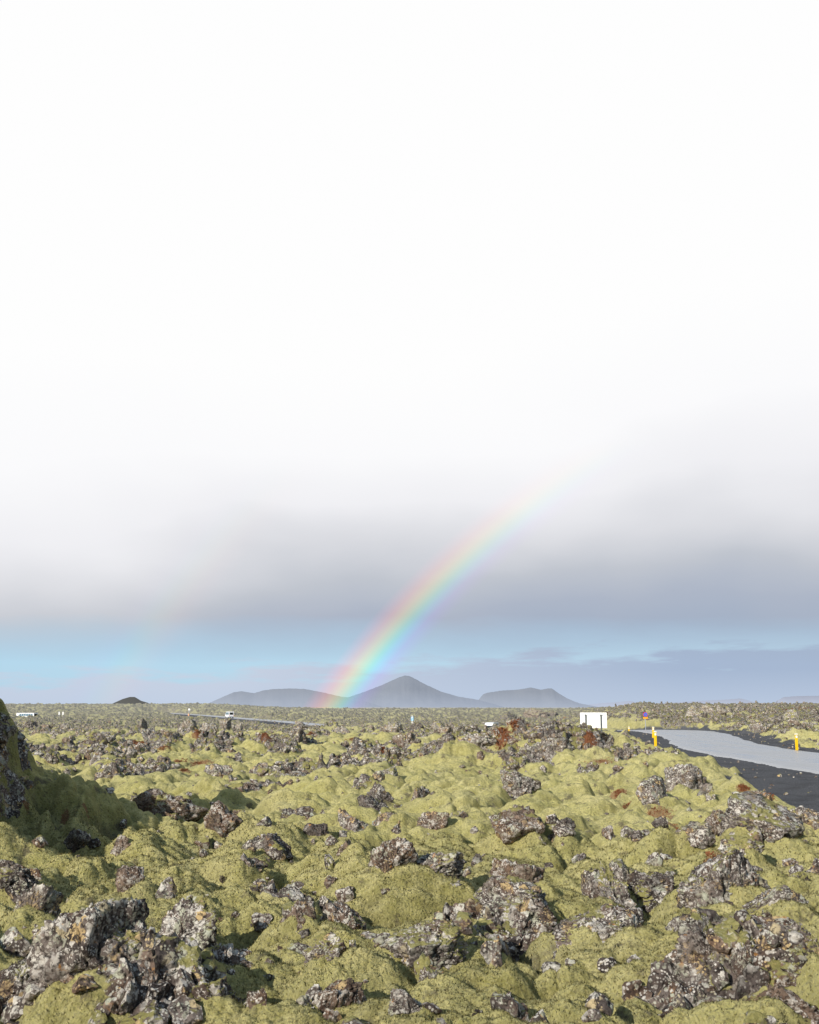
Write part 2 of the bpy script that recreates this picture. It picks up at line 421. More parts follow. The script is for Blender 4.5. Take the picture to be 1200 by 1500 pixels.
def mat_simple(name, col, rough=.5, spec=.3, var=.12, scale=6, metallic=0, haze=False):
    t = NT(name); tc = t.n('ShaderNodeTexCoord').outputs['Object']
    n = t.noise(tc, scale, 4, .6)
    c = t.mix(n, tuple(v * (1 - var) for v in col), tuple(min(1, v * (1 + var)) for v in col))
    return t.out(c, rough, spec, None, haze, metallic)

# ------------------------------------------------------------------ ground sheet
az = np.concatenate([np.arange(-50, -26, .16), np.arange(-26, 26, .046), np.arange(26, 44, .16)])
rr = [2.5]
while rr[-1] < 7000:
    d = rr[-1]
    s = .008 if d < 5.5 else .0022 if d < 13 else .0030 if d < 30 else .0042 if d < 120 else .0055 if d < 500 else .012 if d < 1300 else .04
    rr.append(d * (1 + s))
rr = np.array(rr); na, nr = len(az), len(rr)
A, D = np.meshgrid(np.radians(az), rr)
GX, GY = D * np.sin(A), D * np.cos(A)
GZ = np.empty_like(GX); MASK = np.zeros((nr, na, 4), F32)
REDS = []   # filled below (world x, y, sx, sy, rot)
for px, py, w, h in [(960, 1197, 62, 17), (925, 1180, 30, 8), (905, 1163, 28, 8), (985, 1212, 34, 9), (295, 1121, 36, 13), (262, 1117, 25, 6), (270, 1131, 18, 5),
                     (735, 1082, 30, 16), (770, 1062, 22, 10), (752, 1072, 16, 10), (862, 1090, 30, 6), (875, 1117, 45, 8), (830, 1050, 26, 7), (775, 1067, 24, 6), (38, 1192, 14, 4), (95, 1206, 14, 5),
                     (125, 1187, 16, 4), (1045, 1265, 28, 10), (350, 1072, 26, 6), (390, 1077, 22, 5), (655, 1062, 44, 9), (290, 1077, 24, 6), (205, 1090, 26, 6),
                     (1160, 1040, 70, 12), (1100, 1050, 40, 7), (1185, 1035, 40, 12), (1090, 1160, 26, 7), (1125, 1166, 22, 6), (885, 1045, 20, 5), (640, 1058, 20, 5), (520, 1082, 26, 5), (455, 1075, 20, 5), (560, 1100, 16, 5), (240, 1095, 22, 4), (925, 1040, 30, 5), (1010, 1043, 30, 5)]:
    p = at(px, py); dd = p.y / FPX
    REDS.append((p.x, p.y, w * .5 * dd, max(h * .5 * dd * min(4, p.y / 3.2), w * .15 * dd), 0.))
def ground_z(x, y): return gz(x, y)

# ------------------------------------------------------------------ roads
def ribbon(name, pts_l, pts_r, zf, m, nx=6):
    v = []; n = len(pts_l)
    for i in range(n):
        for j in range(nx + 1):
            t = j / nx
            x = pts_l[i][0] * (1 - t) + pts_r[i][0] * t; y = pts_l[i][1] * (1 - t) + pts_r[i][1] * t
            v.append((x, y, zf(x, y, t)))
    ii = np.arange(n * (nx + 1)).reshape(n, nx + 1)
    f = np.stack([ii[:-1, :-1], ii[:-1, 1:], ii[1:, 1:], ii[1:, :-1]], -1).reshape(-1, 4)
    o = link(name, np_mesh(name, np.array(v), f), m); o['kind'] = 'structure'; return o

def mat_road():
    t = NT('wet_asphalt'); P = t.pos()
    mp = t.n('ShaderNodeMapping'); mp.inputs['Scale'].default_value = (1, .08, 1); t.l(P, mp.inputs['Vector']); Q = mp.outputs['Vector']
    st = t.noise(Q, 1.3, 5, .6, .3)
    c = t.mix(st, (.27, .27, .275), (.39, .39, .39))
    ro = t.ramp(t.math('ADD', t.math('MULTIPLY', st, .7), t.math('MULTIPLY', t.noise(P, .35, 4, .6), .3)), [(.36, .14), (.50, .30), (.66, .46)])
    return t.out(c, ro, .5, t.bump(t.noise(P, 60, 4, .7), .12, .003))
M_ROAD = mat_road()
ys = np.concatenate([np.arange(-30, 58, 2.), np.arange(58, 150, 1.)])
wob = lambda y, k: .10 * math.sin(y * .7 + k) + .06 * math.sin(y * 1.9 + 2 * k)
sm = lambda arr, y: np.mean([np.interp(y + q, RY, arr) for q in (-5, -3, -1, 1, 3, 5)])
L = [(sm(RL, y) + wob(y, 0), y) for y in ys]; RT = [(sm(RR, y) + wob(y, 2), y) for y in ys]
ribbon('road', L, RT, lambda x, y, t: float(road_z(y)) - .06 + .085 * float(sstep(0, .05, t) * sstep(1, .95, t)) + .05 * (1 - (2 * t - 1) ** 2), M_ROAD, 40)
fl, fr = [], []
S = []
for i in range(len(FR) - 1):
    for q in np.linspace(0, 1, 8, endpoint=False): S.append(FR[i] * (1 - q) + FR[i + 1] * q)
S = np.array(S + [FR[-1]])
for _ in range(6): S[1:-1] = (S[:-2] + 2 * S[1:-1] + S[2:]) / 4
tn = np.gradient(S, axis=0); tn /= np.linalg.norm(tn, axis=1)[:, None]; nm = np.stack([-tn[:, 1], tn[:, 0]], 1)
ribbon('far_road', S - nm * 3.4, S + nm * 3.4, lambda x, y, t: FRZ + .06 + .06 * (1 - (2 * t - 1) ** 2), M_ROAD)
# dark banked shoulders of the far road
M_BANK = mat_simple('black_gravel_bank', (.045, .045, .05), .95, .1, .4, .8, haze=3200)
ribbon('far_road_bank', S + nm * 3.4, S + nm * 8.5, lambda x, y, t: FRZ + .05 - 1.6 * t, M_BANK)

# ------------------------------------------------------------------ hills behind the lava field
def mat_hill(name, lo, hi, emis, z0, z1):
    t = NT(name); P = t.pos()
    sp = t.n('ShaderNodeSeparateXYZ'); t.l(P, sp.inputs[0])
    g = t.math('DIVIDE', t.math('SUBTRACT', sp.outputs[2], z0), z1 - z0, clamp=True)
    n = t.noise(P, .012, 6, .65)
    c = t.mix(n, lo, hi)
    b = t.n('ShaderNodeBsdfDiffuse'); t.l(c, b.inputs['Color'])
    e = t.n('ShaderNodeEmission'); t.l(t.mix(g, tuple(v * 1.55 for v in emis), emis), e.inputs['Color'])  # air light painted in as glow, stronger toward the foot
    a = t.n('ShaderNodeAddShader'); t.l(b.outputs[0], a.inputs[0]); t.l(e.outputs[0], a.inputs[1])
    o = t.n('ShaderNodeOutputMaterial'); t.l(a.outputs[0], o.inputs['Surface'])
    return t.m

def hill(name, dist, prof, m, depth=.35, seed=0, rough=.05, noise_s=90., zb=-14.):
    """prof: photograph-style silhouette (x px, y px) -> a solid ridge at that distance"""
    xs = np.array([(p[0] - 600) / FPX * dist for p in prof]); zs = np.array([EYE + (1033 - p[1]) / FPX * dist for p in prof])
    n1 = 260; n2 = 60
    X = np.linspace(xs[0], xs[-1], n1); W = xs[-1] - xs[0]
    Zp = np.interp(X, xs, zs)
    Zp = Zp + dist / 4300 * .9 * (perlin2(X / 14 + seed, X * 0 + seed) + .6 * perlin2(X / 6, X * 0 + seed)) * sstep(0, 30, Zp - zb)
    V = np.linspace(-1, 1, n2)
    XX, VV = np.meshgrid(X, V)
    dep = W * depth * .4
    fall = 1 - np.abs(VV) ** .8
    YY = dist + VV * dep + 0 * XX
    hgt = (Zp[None, :] - zb)
    n = fbm2(XX / noise_s + seed, YY / noise_s, 4)
    rid = np.abs(perlin2(XX / (noise_s * .6) + seed, YY / (noise_s * 1.6)))
    ZZ = zb + hgt * fall * (1 + rough * n * 4 * np.abs(VV)) - hgt * rough * 3 * rid * np.abs(VV) * (1 - np.abs(VV))
    ii = np.arange(n1 * n2).reshape(n2, n1)
    f = np.stack([ii[:-1, :-1], ii[:-1, 1:], ii[1:, 1:], ii[1:, :-1]], -1).reshape(-1, 4)
    o = link(name, np_mesh(name, np.stack([XX, YY, ZZ], -1).reshape(-1, 3), f), m); o['kind'] = 'structure'; return o

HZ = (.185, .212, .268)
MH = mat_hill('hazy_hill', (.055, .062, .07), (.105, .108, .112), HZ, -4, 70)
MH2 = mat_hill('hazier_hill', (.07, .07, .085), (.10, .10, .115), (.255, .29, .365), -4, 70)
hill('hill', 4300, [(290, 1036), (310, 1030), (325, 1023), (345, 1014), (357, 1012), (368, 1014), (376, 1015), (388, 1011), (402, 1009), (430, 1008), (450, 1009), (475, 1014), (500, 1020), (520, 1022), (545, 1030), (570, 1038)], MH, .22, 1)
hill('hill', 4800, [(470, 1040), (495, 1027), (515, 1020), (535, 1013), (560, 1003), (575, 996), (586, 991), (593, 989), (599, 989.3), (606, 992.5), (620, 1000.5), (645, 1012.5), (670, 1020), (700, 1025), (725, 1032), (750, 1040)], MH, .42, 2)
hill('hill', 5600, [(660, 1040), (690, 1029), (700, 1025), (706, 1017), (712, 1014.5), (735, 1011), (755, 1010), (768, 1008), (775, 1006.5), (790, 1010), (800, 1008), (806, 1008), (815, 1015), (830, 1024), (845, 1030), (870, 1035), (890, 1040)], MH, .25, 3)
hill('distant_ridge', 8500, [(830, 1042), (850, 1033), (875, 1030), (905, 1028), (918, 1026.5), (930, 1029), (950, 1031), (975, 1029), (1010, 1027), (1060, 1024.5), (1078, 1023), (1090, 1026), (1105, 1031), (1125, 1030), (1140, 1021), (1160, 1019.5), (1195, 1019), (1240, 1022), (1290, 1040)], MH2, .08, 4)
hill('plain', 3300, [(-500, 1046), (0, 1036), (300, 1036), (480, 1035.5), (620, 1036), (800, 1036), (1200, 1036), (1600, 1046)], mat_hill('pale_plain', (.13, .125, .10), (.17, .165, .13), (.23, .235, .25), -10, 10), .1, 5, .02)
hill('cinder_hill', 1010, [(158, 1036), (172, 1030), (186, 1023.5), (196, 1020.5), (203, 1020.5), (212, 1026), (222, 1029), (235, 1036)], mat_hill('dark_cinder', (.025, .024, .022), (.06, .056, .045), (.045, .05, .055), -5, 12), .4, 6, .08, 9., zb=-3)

# ------------------------------------------------------------------ rocks
_ico = {}
def ico(n):
    if n not in _ico:
        bm = bmesh.new(); bmesh.ops.create_icosphere(bm, subdivisions=n, radius=1)
        bm.verts.ensure_lookup_table()
        v = np.array([q.co[:] for q in bm.verts], F32); f = np.array([[w.index for w in q.verts] for q in bm.faces], np.int32)
        bm.free(); _ico[n] = (v, f)
    return _ico[n]
def rock_shape(seed, sub, sharp=1.0):
    v, f = ico(sub); rs = np.random.RandomState(seed)
    k = 13
    nrm = rs.randn(k, 3); nrm /= np.linalg.norm(nrm, axis=1)[:, None]; off = .55 + .45 * rs.rand(k)
    dn = v @ nrm.T.astype(F32)
    rad = np.where(dn > .05, off / np.maximum(dn, .05), 9).min(1)
    rad = np.minimum(rad, 1.35)
    p = v * rad[:, None]
    o = rs.rand(3).astype(F32) * 200
    def fb(s, a): return a * perlin3(p * s + o)
    # clinkery lava: lumps separated by clefts, then grain
    d = fb(1.6, .20)
    d = d - .15 * sharp * (np.abs(perlin3(p * 2.3 + o + 7)) < .10) * (1 - np.abs(perlin3(p * 2.3 + o + 7)) / .10)
    d = d + .15 * sharp * (np.abs(perlin3(p * 3.1 + o + 20)) - .25)
    if sub >= 4: d = d + .11 * sharp * (np.abs(perlin3(p * 7 + o + 40)) - .25)
    if sub >= 5: d = d + .055 * (np.abs(perlin3(p * 15 + o + 60)) - .25) - .05 * np.maximum(perlin3(p * 11 + o + 90) - .25, 0)
    if sub >= 6: d = d + .026 * perlin3(p * 31 + o) + .014 * perlin3(p * 60 + o)
    p = p * (1 + d / np.maximum(rad, .5))[:, None]
    mn, mx = p.min(0), p.max(0)
    return (p - (mn + mx) / 2) / ((mx - mn) / 2), f
ROCKS = {}
def rock_mesh(seed, sub, mi):
    k = (seed, sub, mi)
    if k not in ROCKS:
        v, f = rock_shape(seed, sub); me = np_mesh('lava_rock', v, f); me.materials.append(M_ROCK[mi]); ROCKS[k] = me
    return ROCKS[k]

ALL = []   # (object, px, py, w, ref or None, tone)
def put_rock(x, y, w, h, seed, sub, mi, rz, tilt=(0, 0), sink=.36, depth=.85, name='lava_rock'):
    z = ground_z(x, y)
    o = bpy.data.objects.new(name, rock_mesh(seed, sub, mi)); C.objects.link(o)
    hz = h * .5 / (1 - sink)
    o.location = (x, y, z + h - hz); o.scale = (w / 2, w / 2 * depth, hz); o.rotation_euler = (tilt[0], tilt[1], rz)
    return o
# (px, py of base, width px, height px, material, tilt y, short reference, label)
HERO = [
 (115, 1475, 150, 138, 0, .05, 'the biggest bottom-left boulder', 'biggest lichen-crusted lava boulder standing upright at the bottom left'),
 (185, 1478, 120, 80, 0, .1, 'the broad bottom-left boulder', 'broad grey lava boulder leaning on the right of the tall bottom-left boulder'),
 (272, 1412, 85, 82, 0, .5, 'the slanting left foreground slab', 'slanting pointed lava slab left of the centre foreground, dark hollow under it'),
 (334, 1436, 90, 48, 2, .0, 'the flat-topped left foreground rock', 'flat-topped brown rock right of the slanting slab with dark shade on its right'),
 (300, 1500, 110, 60, 1, .0, 'the purplish bottom-edge rock', 'purplish grey rock cut by the bottom edge left of centre'),
 (372, 1498, 52, 52, 2, .1, 'the small orange-spotted rock', 'small orange-spotted rock at the bottom edge beside the purplish rock'),
 (18, 1492, 70, 50, 1, .0, 'the bottom-left corner rock', 'dark grey rock in the very bottom-left corner'),
 (20, 1330, 72, 44, 1, .1, 'the dark left-edge rock', 'dark rock half cut by the left edge with white lichen flecks'),
 (55, 1342, 62, 60, 0, .4, 'the slanting left-edge ridge', 'slanting grey lava ridge rising from the left edge into the moss'),
 (192, 1312, 38, 40, 2, -.2, 'the rust-brown left tooth', 'small pointed rust-brown rock poking from moss on the left'),
 (236, 1202, 112, 50, 2, .0, 'the wide pyramid boulder', 'wide brown pyramid-shaped boulder in the left middle ground'),
 (160, 1146, 40, 32, 1, .0, 'the round dark left boulder', 'round dark boulder at the foot of the shaded left bank'),
 (318, 1232, 62, 50, 2, .3, 'the brown stepped left outcrop', 'brown stepped outcrop behind a moss cushion left of centre'),
 (392, 1262, 64, 38, 1, -.2, 'the dark wedge left of centre', 'dark wedge-shaped rock in a moss gully left of centre'),
 (112, 1256, 38, 28, 1, .0, 'the small dark left knob', 'small dark knob of lava on a moss hummock on the left'),
 (320, 1142, 38, 24, 0, .0, 'the pale left field rock', 'pale speckled rock beside the red plants in the left field'),
 (520, 1228, 50, 50, 0, .0, 'the squarish pale centre rock', 'squarish pale-lichened rock standing near the picture centre'),
 (566, 1222, 48, 34, 0, .2, 'the low rock joined to it', 'low pale rock touching the right of the squarish centre rock'),
 (632, 1222, 46, 32, 2, .0, 'the rounded centre rock', 'rounded brown rock behind moss right of the squarish centre rock'),
 (574, 1290, 66, 64, 2, .1, 'the tall brown centre boulder', 'tall brown centre boulder with dark left face, left of a twin pair'),
 (642, 1284, 78, 42, 0, .0, 'the orange-flecked centre boulder', 'orange-flecked boulder, right of the twin pair at the centre'),
 (560, 1182, 46, 32, 1, .0, 'the dark hollowed centre rock', 'dark hollowed rock behind the squarish centre rock'),
 (756, 1246, 80, 40, 2, .1, 'the humped brown rock', 'humped brown rock with white dots right of centre'),
 (436, 1204, 46, 24, 1, .2, 'the upper rock of the left ridge', 'upper dark rock of a short ridge left of centre'),
 (462, 1230, 42, 26, 1, .2, 'the lower rock of the left ridge', 'lower dark rock of a short ridge left of centre'),
 (668, 1206, 36, 20, 1, .0, 'the small dark rock mid-field', 'small dark rock lying in moss behind the humped brown rock'),
 (760, 1170, 58, 28, 0, .3, 'the pale ridge rock', 'pale ridge rock pointing up to the right behind the humped rock'),
 (497, 1362, 70, 46, 2, .2, 'the knobby front rock', 'knobby reddish brown rock with a raised head in the centre foreground'),
 (436, 1378, 52, 38, 2, .0, 'the low lump left of the knobby rock', 'low reddish lump of lava left of the knobby foreground rock'),
 (482, 1412, 66, 40, 0, .0, 'the white-spotted front rock', 'white-spotted rock in front of the knobby foreground rock'),
 (622, 1434, 115, 58, 0, .0, 'the long front-centre boulder', 'long flat boulder with rusty lower edge at the front centre'),
 (492, 1502, 85, 78, 2, .6, 'the sloping bottom-edge ridge', 'sloping brown lava ridge running off the bottom edge'),
 (600, 1504, 62, 44, 0, .2, 'the bottom-centre rock', 'small pale rock cut by the bottom edge right of centre'),
 (756, 1322, 72, 52, 2, .0, 'the capping boulder', 'rounded boulder perched on top of a lower rock right of centre'),
 (760, 1366, 120, 52, 0, .2, 'the perched boulder\'s base', 'wide lichened rock carrying the perched boulder right of centre'),
 (892, 1335, 76, 70, 0, -.1, 'the upright right-hand boulder', 'upright lichened boulder with cleft top in the right foreground'),
 (880, 1398, 130, 62, 0, .2, 'the white-patched right slab', 'sloping slab with large white lichen patch in the right foreground'),
 (962, 1328, 76, 42, 1, .0, 'the dark rock beside it', 'dark speckled rock right of the upright right-hand boulder'),
 (1062, 1336, 120, 74, 0, .0, 'the big white-faced right boulder', 'big right-hand boulder with a white lichen face'),
 (1135, 1345, 95, 52, 0, .0, 'the boulder extending it', 'lower lichened boulder joined to the right of the white-faced boulder'),
 (1105, 1388, 120, 46, 2, .0, 'the rusty right shelf', 'rusty shelf of lava below the white-faced boulder'),
 (1040, 1448, 112, 66, 0, .55, 'the sloping white slab', 'sloping white-crusted slab falling to a dark crack at lower right'),
 (1096, 1476, 52, 62, 0, .2, 'the rock under the slab', 'upright yellow-flecked rock below the sloping white slab'),
 (1150, 1500, 110, 66, 2, .0, 'the bottom-right boulder', 'pinkish brown boulder in the bottom-right corner'),
 (1180, 1422, 60, 40, 2, .0, 'the reddish right-edge rock', 'smooth reddish rock at the right edge above the corner boulder'),
 (1122, 1240, 112, 46, 0, .0, 'the long right ridge rock', 'long pale lava ridge below the gravel verge on the right'),
 (1060, 1232, 46, 34, 2, .2, 'the wedge left of the long ridge', 'reddish wedge at the left end of the long right ridge'),
 (1020, 1254, 50, 26, 0, .0, 'the small pale right rock', 'small pale rock in moss left of the long right ridge'),
 (1086, 1258, 60, 28, 0, .0, 'the low rock before the long ridge', 'low rock just in front of the long right ridge'),
 (1006, 1160, 66, 54, 0, -.1, 'the tall rock by the gravel', 'tall lichened rock standing at the edge of the gravel verge'),
 (962, 1186, 52, 44, 0, .2, 'the leaning rock by the verge', 'leaning lichened rock left of the tall rock by the gravel'),
 (1182, 1216, 56, 34, 0, .0, 'the right-edge verge rock', 'pale rock at the right edge below the gravel'),
 (1105, 1195, 60, 30, 2, .1, 'the reddish verge rock', 'reddish brown rubble rock just below the gravel verge'),
 (760, 1066, 40, 26, 1, .0, 'the dark knoll-top rock', 'dark rock on the summit of the central lava knoll'),
 (800, 1080, 60, 26, 1, .1, 'the long knoll rock', 'long dark rock on the right flank of the central knoll'),
 (815, 1108, 46, 30, 0, .2, 'the speckled knoll-foot rock', 'white-speckled rock at the foot of the central knoll'),
 (700, 1098, 56, 24, 0, .0, 'the left knoll rock', 'grey rock on the left flank of the central knoll'),
 (785, 1052, 36, 18, 2, .0, 'the brown crest rock', 'brown crest rock right of the knoll summit'),
 (868, 1072, 46, 18, 1, .0, 'the rock below the white board', 'dark rock heap in front of the white board'),
 (745, 1055, 32, 14, 1, .0, 'the black crest rock', 'black rock on the left end of the knoll crest'),
 (30, 1098, 60, 62, 1, .0, 'the shaded bank cliff', 'steep dark rock face of the shaded bank at the left edge'),
 (12, 1062, 44, 34, 1, .0, 'the upper bank rock', 'white-flecked rock high on the shaded left bank'),
 (75, 1120, 26, 20, 1, .0, 'the bank-toe rock', 'shaded rock at the outer toe of the left bank'),
]
FIX = {'the shaded bank cliff': (-6.45, 18.0, 1.75, 1.1), 'the upper bank rock': (-6.45, 17.0, 2.2, .6)}
placed = []
for i, (px, py, w, h, mi, ty, ref, lab) in enumerate(HERO):
    p = at(px, py)
    if ref in FIX: p.x, p.y = FIX[ref][:2]
    s = math.hypot(p.x, p.y) / FPX
    sub = 6 if (w > 55 and p.y < 14) else 5
    yy = p.y + w * s * .30
    xx = p.x * yy / p.y
    hh = h * s * .90
    if ref in FIX: hh = FIX[ref][3]
    o = put_rock(xx, yy, w * s * 1.08, hh, 300 + i, sub, mi, random.uniform(-.5, .5), (random.uniform(-.15, .15), ty), .40)
    if ref in FIX: o.location.z = FIX[ref][2] - o.scale.z
    tag(o, lab, 'rock', 'lava rocks standing out of the moss')
    ALL.append((o, ref)); placed.append((xx, yy, w * s * .5))

PROTO = [(1, 5), (2, 5), (3, 5), (4, 5), (5, 5), (6, 5), (7, 5), (8, 5)]
TONE = ['pale lichened', 'dark', 'rusty brown']
SPK = []
def try_rock(x, y, w, h, mi, gap=.75):
    qx, qy = 600 + x / y * FPX, 1033 + EYE / y * FPX
    if y > 20 and ((925 < qx < 1010 and qy < 1125) or (690 < qx < 742 and 1040 < qy < 1090) or (840 < qx < 900 and qy < 1080)): return False
    for (a, b, r) in placed:
        if (a - x) ** 2 + (b - y) ** 2 < ((r + w / 2) * gap) ** 2: return False
    d = math.hypot(x, y)
    sub = 5 if w / d > .012 else 4
    o = put_rock(x, y, w, h, random.randint(1, 9), sub, mi, random.uniform(0, 6.28), (random.uniform(-.3, .3), random.uniform(-.3, .3)), random.uniform(.40, .52), random.uniform(.7, 1.1))
    placed.append((x, y, w / 2)); SPK.append((o, w, h, mi)); return True
# satellites that make each hero an outcrop
for i, (o, ref) in enumerate(list(ALL)):
    n = 2 if random.random() < .7 else 1
    x, y, r = placed[i]
    for _ in range(n * 3):
        if n == 0: break
        a = random.uniform(0, 6.28); q = r * random.uniform(.9, 1.5); w = r * random.uniform(.45, .95)
        if try_rock(x + q * math.cos(a), y + q * math.sin(a), w, w * random.uniform(.4, .75), HERO[i][4] if random.random() < .6 else random.randint(0, 2), .55): n -= 1
# lava blocks breaking through the moss further out
tries = 0
while len(ALL) + len(SPK) < 292 and tries < 20000:
    tries += 1
    px, py = random.uniform(-20, 1220), 1044 + (1500 - 1044) * random.random() ** 1.7
    dx, dy, dz = ray(px, py)
    if dz >= 0: continue
    d = min(EYE / -dz * dy * .97, 160); x, y = dx / dy * d, d
    rk = float(rockiness(np.array([x]), np.array([y]))[0])
    if random.random() > .12 + rk: continue
    if float(corridor(np.array([x]), np.array([y]))[0]) > .25: continue
    w = min(d * random.uniform(12, 44) / FPX, 2.2) * random.uniform(.8, 1.2)
    w = max(w, .2)
    try_rock(x, y, w, w * random.uniform(.35, .8), random.choice([0, 0, 1, 1, 2]), .8)

def label_rocks():
    refs = [(Vector(o.location), ref) for o, ref in ALL]
    extra = [(Vector((15.9, 88, 0)), 'the white board'), (Vector((13.6, 60.3, 0)), 'the nearest yellow post'), (Vector((20.1, 56.6, 0)), 'the right-hand yellow post')]
    seen = {}
    for o, w, h, mi in SPK:
        d = math.hypot(o.location.x, o.location.y); wp = w / d * FPX
        c = Vector(o.location)
        def pk(v): return Vector((v.x / v.y * FPX, (EYE - v.z) / v.y * FPX * 2))
        best = min(refs + extra, key=lambda q: (pk(q[0]) - pk(c)).length)
        v = pk(c) - pk(best[0])
        a = 'left of' if v.x < -abs(v.y) else 'right of' if v.x > abs(v.y) else 'behind' if c.y > best[0].y else 'in front of'
        size = 'sizeable' if wp > 55 else 'medium' if wp > 30 else 'small' if wp > 17 else 'tiny'
        shape = 'low' if h / w < .48 else 'blocky' if h / w < .66 else 'upright'
        seen.setdefault((size, shape, TONE[mi], a, best[1]), []).append(((pk(c) - pk(best[0])).length, o))
    ordw = ['nearest', 'second-nearest', 'third-nearest', 'fourth-nearest', 'fifth-nearest', 'sixth-nearest', 'seventh-nearest', 'eighth-nearest', 'ninth-nearest']
    for (size, shape, tone, a, ref), L_ in seen.items():
        L_.sort(key=lambda q: q[0])
        for k, (_, o) in enumerate(L_):
            pre = '' if len(L_) == 1 else ordw[min(k, 8)] + ' '
            tag(o, f'{pre}{size} {shape} {tone} rock {a} {ref}', 'rock', 'lava rocks standing out of the moss')
label_rocks()

# moss climbs round the feet of the rocks, then the ground sheet is laid
for o in [q[0] for q in ALL] + [q[0] for q in SPK]:
    r = o.scale.x; SKIRTS.append((o.location.x, o.location.y - .1 * r, r * 1.7 + .10, min(.26 * o.scale.z, .16)))
for k in range(0, nr, 120):
    s = slice(k, k + 120)
    x, y = GX[s], GY[s]; D_now = D[s]
    z, rk, cor, p1, p2 = height(x, y)
    GZ[s] = z
    red = np.zeros_like(x)
    for q in REDS:
        m = (np.abs(x - q[0]) < 3 * q[2]) & (np.abs(y - q[1]) < 3 * q[3])
        if m.any(): red[m] = np.maximum(red[m], gauss(x[m], y[m], *q))
    dr = far_road_dist(x, y)
    MASK[s, :, 0] = rk; MASK[s, :, 1] = red
    MASK[s, :, 2] = np.maximum(cor, sstep(5.6, 4.6, dr))
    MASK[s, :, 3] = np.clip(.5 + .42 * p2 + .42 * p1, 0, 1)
idx = np.arange(nr * na).reshape(nr, na)
F = np.stack([idx[:-1, :-1], idx[:-1, 1:], idx[1:, 1:], idx[1:, :-1]], -1).reshape(-1, 4)[:, ::-1]
me = np_mesh('ground', np.stack([GX, GY, GZ], -1).reshape(-1, 3), F)
ca = me.attributes.new('mask', 'FLOAT_COLOR', 'POINT'); ca.data.foreach_set('color', MASK.ravel())
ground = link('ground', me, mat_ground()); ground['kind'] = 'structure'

# the thousands of smaller stones: one mass
def stones(name, N, rmin, rmax, smin, smax, sub, keep, seed, label):
    rs = np.random.RandomState(seed); shp = [rock_shape(40 + i, sub, 1.0) for i in range(6)]
    d = rmin * (rmax / rmin) ** rs.rand(N * 4); a = np.radians(rs.uniform(-27, 27, N * 4))
    x, y = d * np.sin(a), d * np.cos(a)
    p = keep(x, y, d); m = rs.rand(N * 4) < p
    x, y, d = x[m][:N], y[m][:N], d[m][:N]; n = len(x)
    z = height(x, y, False)
    sc = (smin + (smax - smin) * rs.rand(n) ** 2.2) * (1 + sstep(25, 120, d) * .7 + sstep(120, 350, d) * .6)
    vs, fs, off = [], [], 0
    for i in range(6):
        s = slice(i, n, 6); v, f = shp[i]; k = len(x[s])
        if not k: continue
        ax = rs.randn(k, 3, 3); Q = np.linalg.qr(ax)[0]
        S3 = sc[s][:, None] * (.6 + .6 * rs.rand(k, 3))
        w = np.einsum('kij,vj->kvi', Q, v) * S3[:, None, :] * .5
        w += np.stack([x[s], y[s], z[s] + sc[s] * .10], -1)[:, None, :]
        vs.append(w.reshape(-1, 3)); fs.append((f[None] + (np.arange(k) * len(v))[:, None, None]).reshape(-1, 3) + off); off += k * len(v)
    me = np_mesh(name, np.concatenate(vs), np.concatenate(fs), False)
    for q in M_ROCK: me.materials.append(q)
    npf = np.concatenate([np.repeat(rs.choice([0, 0, 1, 2], len(q) // len(shp[0][1])), len(shp[0][1])) for q in fs])
    me.polygons.foreach_set('material_index', npf.astype(np.int32))
    o = link(name, me); tag(o, label, 'rubble', kind='stuff'); return o
def keep_field(x, y, d):
    c = corridor(x, y)
    return np.clip(rockiness(x, y) * .9 + .035, 0, 1) * (c < .3)
stones('lava_rubble', 6500, 6.5, 45, .05, .32, 3, keep_field, 5, 'countless small grey lava stones strewn between the nearer moss cushions')
stones('lava_rubble', 20000, 36, 420, .11, .36, 2, keep_field, 6, 'countless grey lava stones strewn over the distant moss field')
def keep_verge(x, y, d):
    l, r = road_edges(y); c = corridor(x, y)
    return ((c > .15) & (x < l - .3)) * np.clip((1.05 - c) * 1.2 + .12, 0, 1) * (y < 95) + ((c > .15) & (x > r + .2)) * .5 * (y < 95)
stones('verge_gravel', 2600, 22, 110, .03, .16, 2, keep_verge, 8, 'loose dark gravel stones scattered over the road verge')

